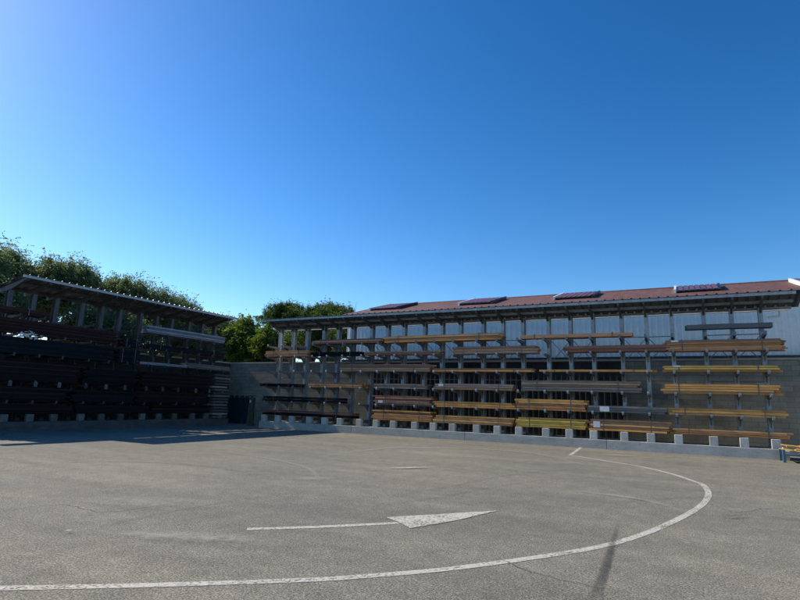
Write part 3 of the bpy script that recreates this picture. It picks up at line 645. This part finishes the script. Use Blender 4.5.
# crumpled pale wrap snagged on the left row
rr = random.Random(11); b = MB()
for k in range(26):
    c = Vector((rr.gauss(0, 0.22), rr.gauss(0, 0.05), rr.gauss(0, 0.07))); P = [tuple(c+Vector((rr.uniform(-.13, .13), rr.uniform(-.05, .05), rr.uniform(-.09, .09)))) for _ in range(4)]
    b.hull(P, [(0, 1, 2), (0, 2, 3), (1, 3, 2), (0, 3, 1)])
t = b.build('wrap_scrap', paper, None, (-23.9, 12.75, 3.86)); t.rotation_euler = (0, 0, R(90))
tag(t, 'crumpled pale plastic wrap snagged among the dark bars near the left edge', 'wrap')

# ---------------------------------------------------------------- trees
def crown(seed, rx, ry, rz, nclump, per, leaf, wisp=0.25, m=leaf_grey, lobes=9):
    g = np.random.default_rng(seed)
    lc = g.normal(size=(lobes, 3)); lc /= np.linalg.norm(lc, axis=1)[:, None]; lc[:, 2] = np.abs(lc[:, 2])*0.9-0.15
    lc = lc*np.array([rx, ry, rz])*g.uniform(0.40, 0.66, (lobes, 1)); lr = g.uniform(0.34, 0.56, lobes)
    k = g.integers(0, lobes, nclump); d = g.normal(size=(nclump, 3)); d /= np.linalg.norm(d, axis=1)[:, None]
    rad = g.uniform(0.45, 1.0, nclump)**0.5
    cc = lc[k]+d*(lr[k]*rad)[:, None]*np.array([rx, ry, rz])
    cr_ = g.uniform(0.22, 0.60, nclump); tone = np.clip(g.normal(0.5, 0.25, nclump), 0, 1)
    ki = np.repeat(np.arange(nclump), per); N = len(ki)
    off = np.clip(g.normal(size=(N, 3)), -1.7, 1.7)*0.45; off[:, 2] *= 0.8
    topm = (d[ki, 2] > 0.1)&(g.random(N) < wisp); off[topm] = off[topm]*np.array([0.45, 0.45, 2.3])+np.array([0, 0, 0.35])
    P = cc[ki]+off*cr_[ki][:, None]
    a = g.normal(size=(N, 3)); a[:, 2] *= 0.7; a /= np.linalg.norm(a, axis=1)[:, None]
    b = np.cross(a, g.normal(size=(N, 3))); b /= np.linalg.norm(b, axis=1)[:, None]
    s = leaf*g.uniform(0.6, 1.3, N)[:, None]
    V = np.stack([P-a*s*0.8, P+b*s*0.33, P+a*s, P-b*s*0.33], 1).reshape(-1, 3)
    me = bpy.data.meshes.new('crown'); me.vertices.add(4*N); me.vertices.foreach_set('co', V.ravel()); me.loops.add(4*N)
    me.loops.foreach_set('vertex_index', np.arange(4*N)); me.polygons.add(N); me.polygons.foreach_set('loop_start', np.arange(0, 4*N, 4)); me.polygons.foreach_set('loop_total', np.full(N, 4))
    tn = np.clip(tone[ki]+g.normal(0, 0.14, N), 0, 1); at = me.attributes.new('tone', 'FLOAT', 'POINT'); at.data.foreach_set('value', np.repeat(tn, 4))
    me.update(); me.validate(); me.materials.append(m); return me, cc
def trunk(cc, zc, seed):
    b = MB(); rr = random.Random(seed); h0 = zc*0.62
    b.tube((0, 0, -0.1), (0.08, 0.05, h0), 0.22, 0.15, 8)
    for k in rr.sample(range(len(cc)), 14):
        p = Vector(cc[k])*0.72+Vector((0, 0, zc)); mid = Vector((0.08, 0.05, h0)).lerp(p, 0.5)+Vector((0, 0, 0.3)); 
        b.tube((0.08, 0.05, h0-rr.uniform(0, .8)), mid, 0.09, 0.055, 6); b.tube(mid, p, 0.055, 0.015, 5)
    return b.mesh('trunk', barkm)
def tree(me, tr, x, y, zc, rot, s, label, group, name='broadleaf_tree'):
    t = empty(name, (x, y, 0), rot); c = link('crown', me, t, (0, 0, zc)); c.scale = s
    u = link('trunk', tr, t); u.scale = (s[0], s[0], 1)
    tag(t, label, 'tree', group); return t
meA, ccA = crown(1, 2.9, 2.9, 3.0, 640, 115, 0.088, 0.38); trA = trunk(ccA, 6.6, 1)
meB, ccB = crown(2, 2.6, 2.8, 2.7, 600, 115, 0.088, 0.42, lobes=11); trB = trunk(ccB, 6.4, 2)
meC, ccC = crown(3, 3.4, 3.0, 2.6, 600, 95, 0.10, 0.2, leaf_dark, lobes=12); trC = trunk(ccC, 7.0, 3)
meD, ccD = crown(4, 2.2, 2.2, 2.6, 330, 60, 0.16, 0.10, leaf_green, lobes=8); trD = trunk(ccD, 5.0, 4)
G1 = 'grey green trees behind the dark left rack'
for i, (x, y, zc, rot, s, k) in enumerate([(-34.5, 11.0, 6.7, 0.4, (1.2, 1.2, 1.1), 0), (-34.5, 15.6, 7.3, 2.1, (1.2, 1.2, 1.16), 0), (-34.5, 20.0, 7.1, 1.2, (1.2, 1.2, 1.15), 1),
        (-34.0, 24.3, 7.1, 3.3, (1.15, 1.15, 1.05), 0), (-34.5, 28.4, 6.7, 4.4, (1.05, 1.05, 1.0), 1), (-34.5, 32.6, 6.1, 5.2, (0.9, 0.9, 0.85), 1), (-30.5, 14.0, 4.9, 0.9, (1.0, 1.0, 0.9), 1), (-30.5, 20.5, 4.7, 2.9, (1.0, 1.0, 0.85), 0), (-30.2, 26.5, 4.4, 4.9, (0.8, 0.9, 0.75), 1)]):
    lab = ['grey green tree at the left picture edge behind the canopy', 'tallest grey green tree behind the left canopy, feathery top', 'bushy grey green tree third from the left behind the canopy', 'grey green tree behind the middle of the left canopy',
           'lower grey green tree behind the right half of the left canopy', 'smallest grey green tree above the right tip of the left canopy', 'low dark tree seen between the nearest left rack posts', 'low dark tree seen between the middle left rack posts', 'low tree seen between the farthest left rack posts'][i]
    tree((meA, meB)[k], (trA, trB)[k], x, y, zc, rot, s, lab, G1)
tree(meC, trC, -33.3, 41, 8.9, 0.3, (1.0, 1.0, 0.78), 'round dark green tree behind the left end of the right canopy', 'dark trees beyond the wall')
tree(meC, trC, -29.0, 41.5, 8.7, 2.2, (1.0, 1.0, 0.75), 'dark green tree next to the warehouse gable', 'dark trees beyond the wall')
tree(meC, trC, -25.8, 34.5, 6.0, 5.0, (0.9, 0.8, 0.8), 'dark tree seen through the farthest right rack bay', 'dark trees beyond the wall')
tree(meC, trC, -22.3, 32.5, 5.7, 4.0, (0.85, 0.7, 0.85), 'low dark tree seen through the left rack bays beside the warehouse', 'dark trees beyond the wall')
tree(meC, trC, -19.9, 31.0, 5.2, 1.0, (0.5, 0.7, 0.85), 'slim dark tree hard against the warehouse gable', 'dark trees beyond the wall')
tree(meD, trD, -28.6, 30.0, 5.0, 0.0, (0.85, 0.85, 0.95), 'sunlit yellow green tree rising over the wall corner', 'sunlit trees over the wall corner')
tree(meD, trD, -31.0, 32.0, 3.9, 2.0, (1.0, 1.0, 0.7), 'lower sunlit green bush left of the corner tree', 'sunlit trees over the wall corner')
tree(meD, trD, -26.0, 29.5, 4.4, 4.2, (0.8, 0.8, 0.85), 'green tree behind the far left rack bay, right of the corner tree', 'sunlit trees over the wall corner')
scene.render.resolution_x = 1024; scene.render.resolution_y = 768
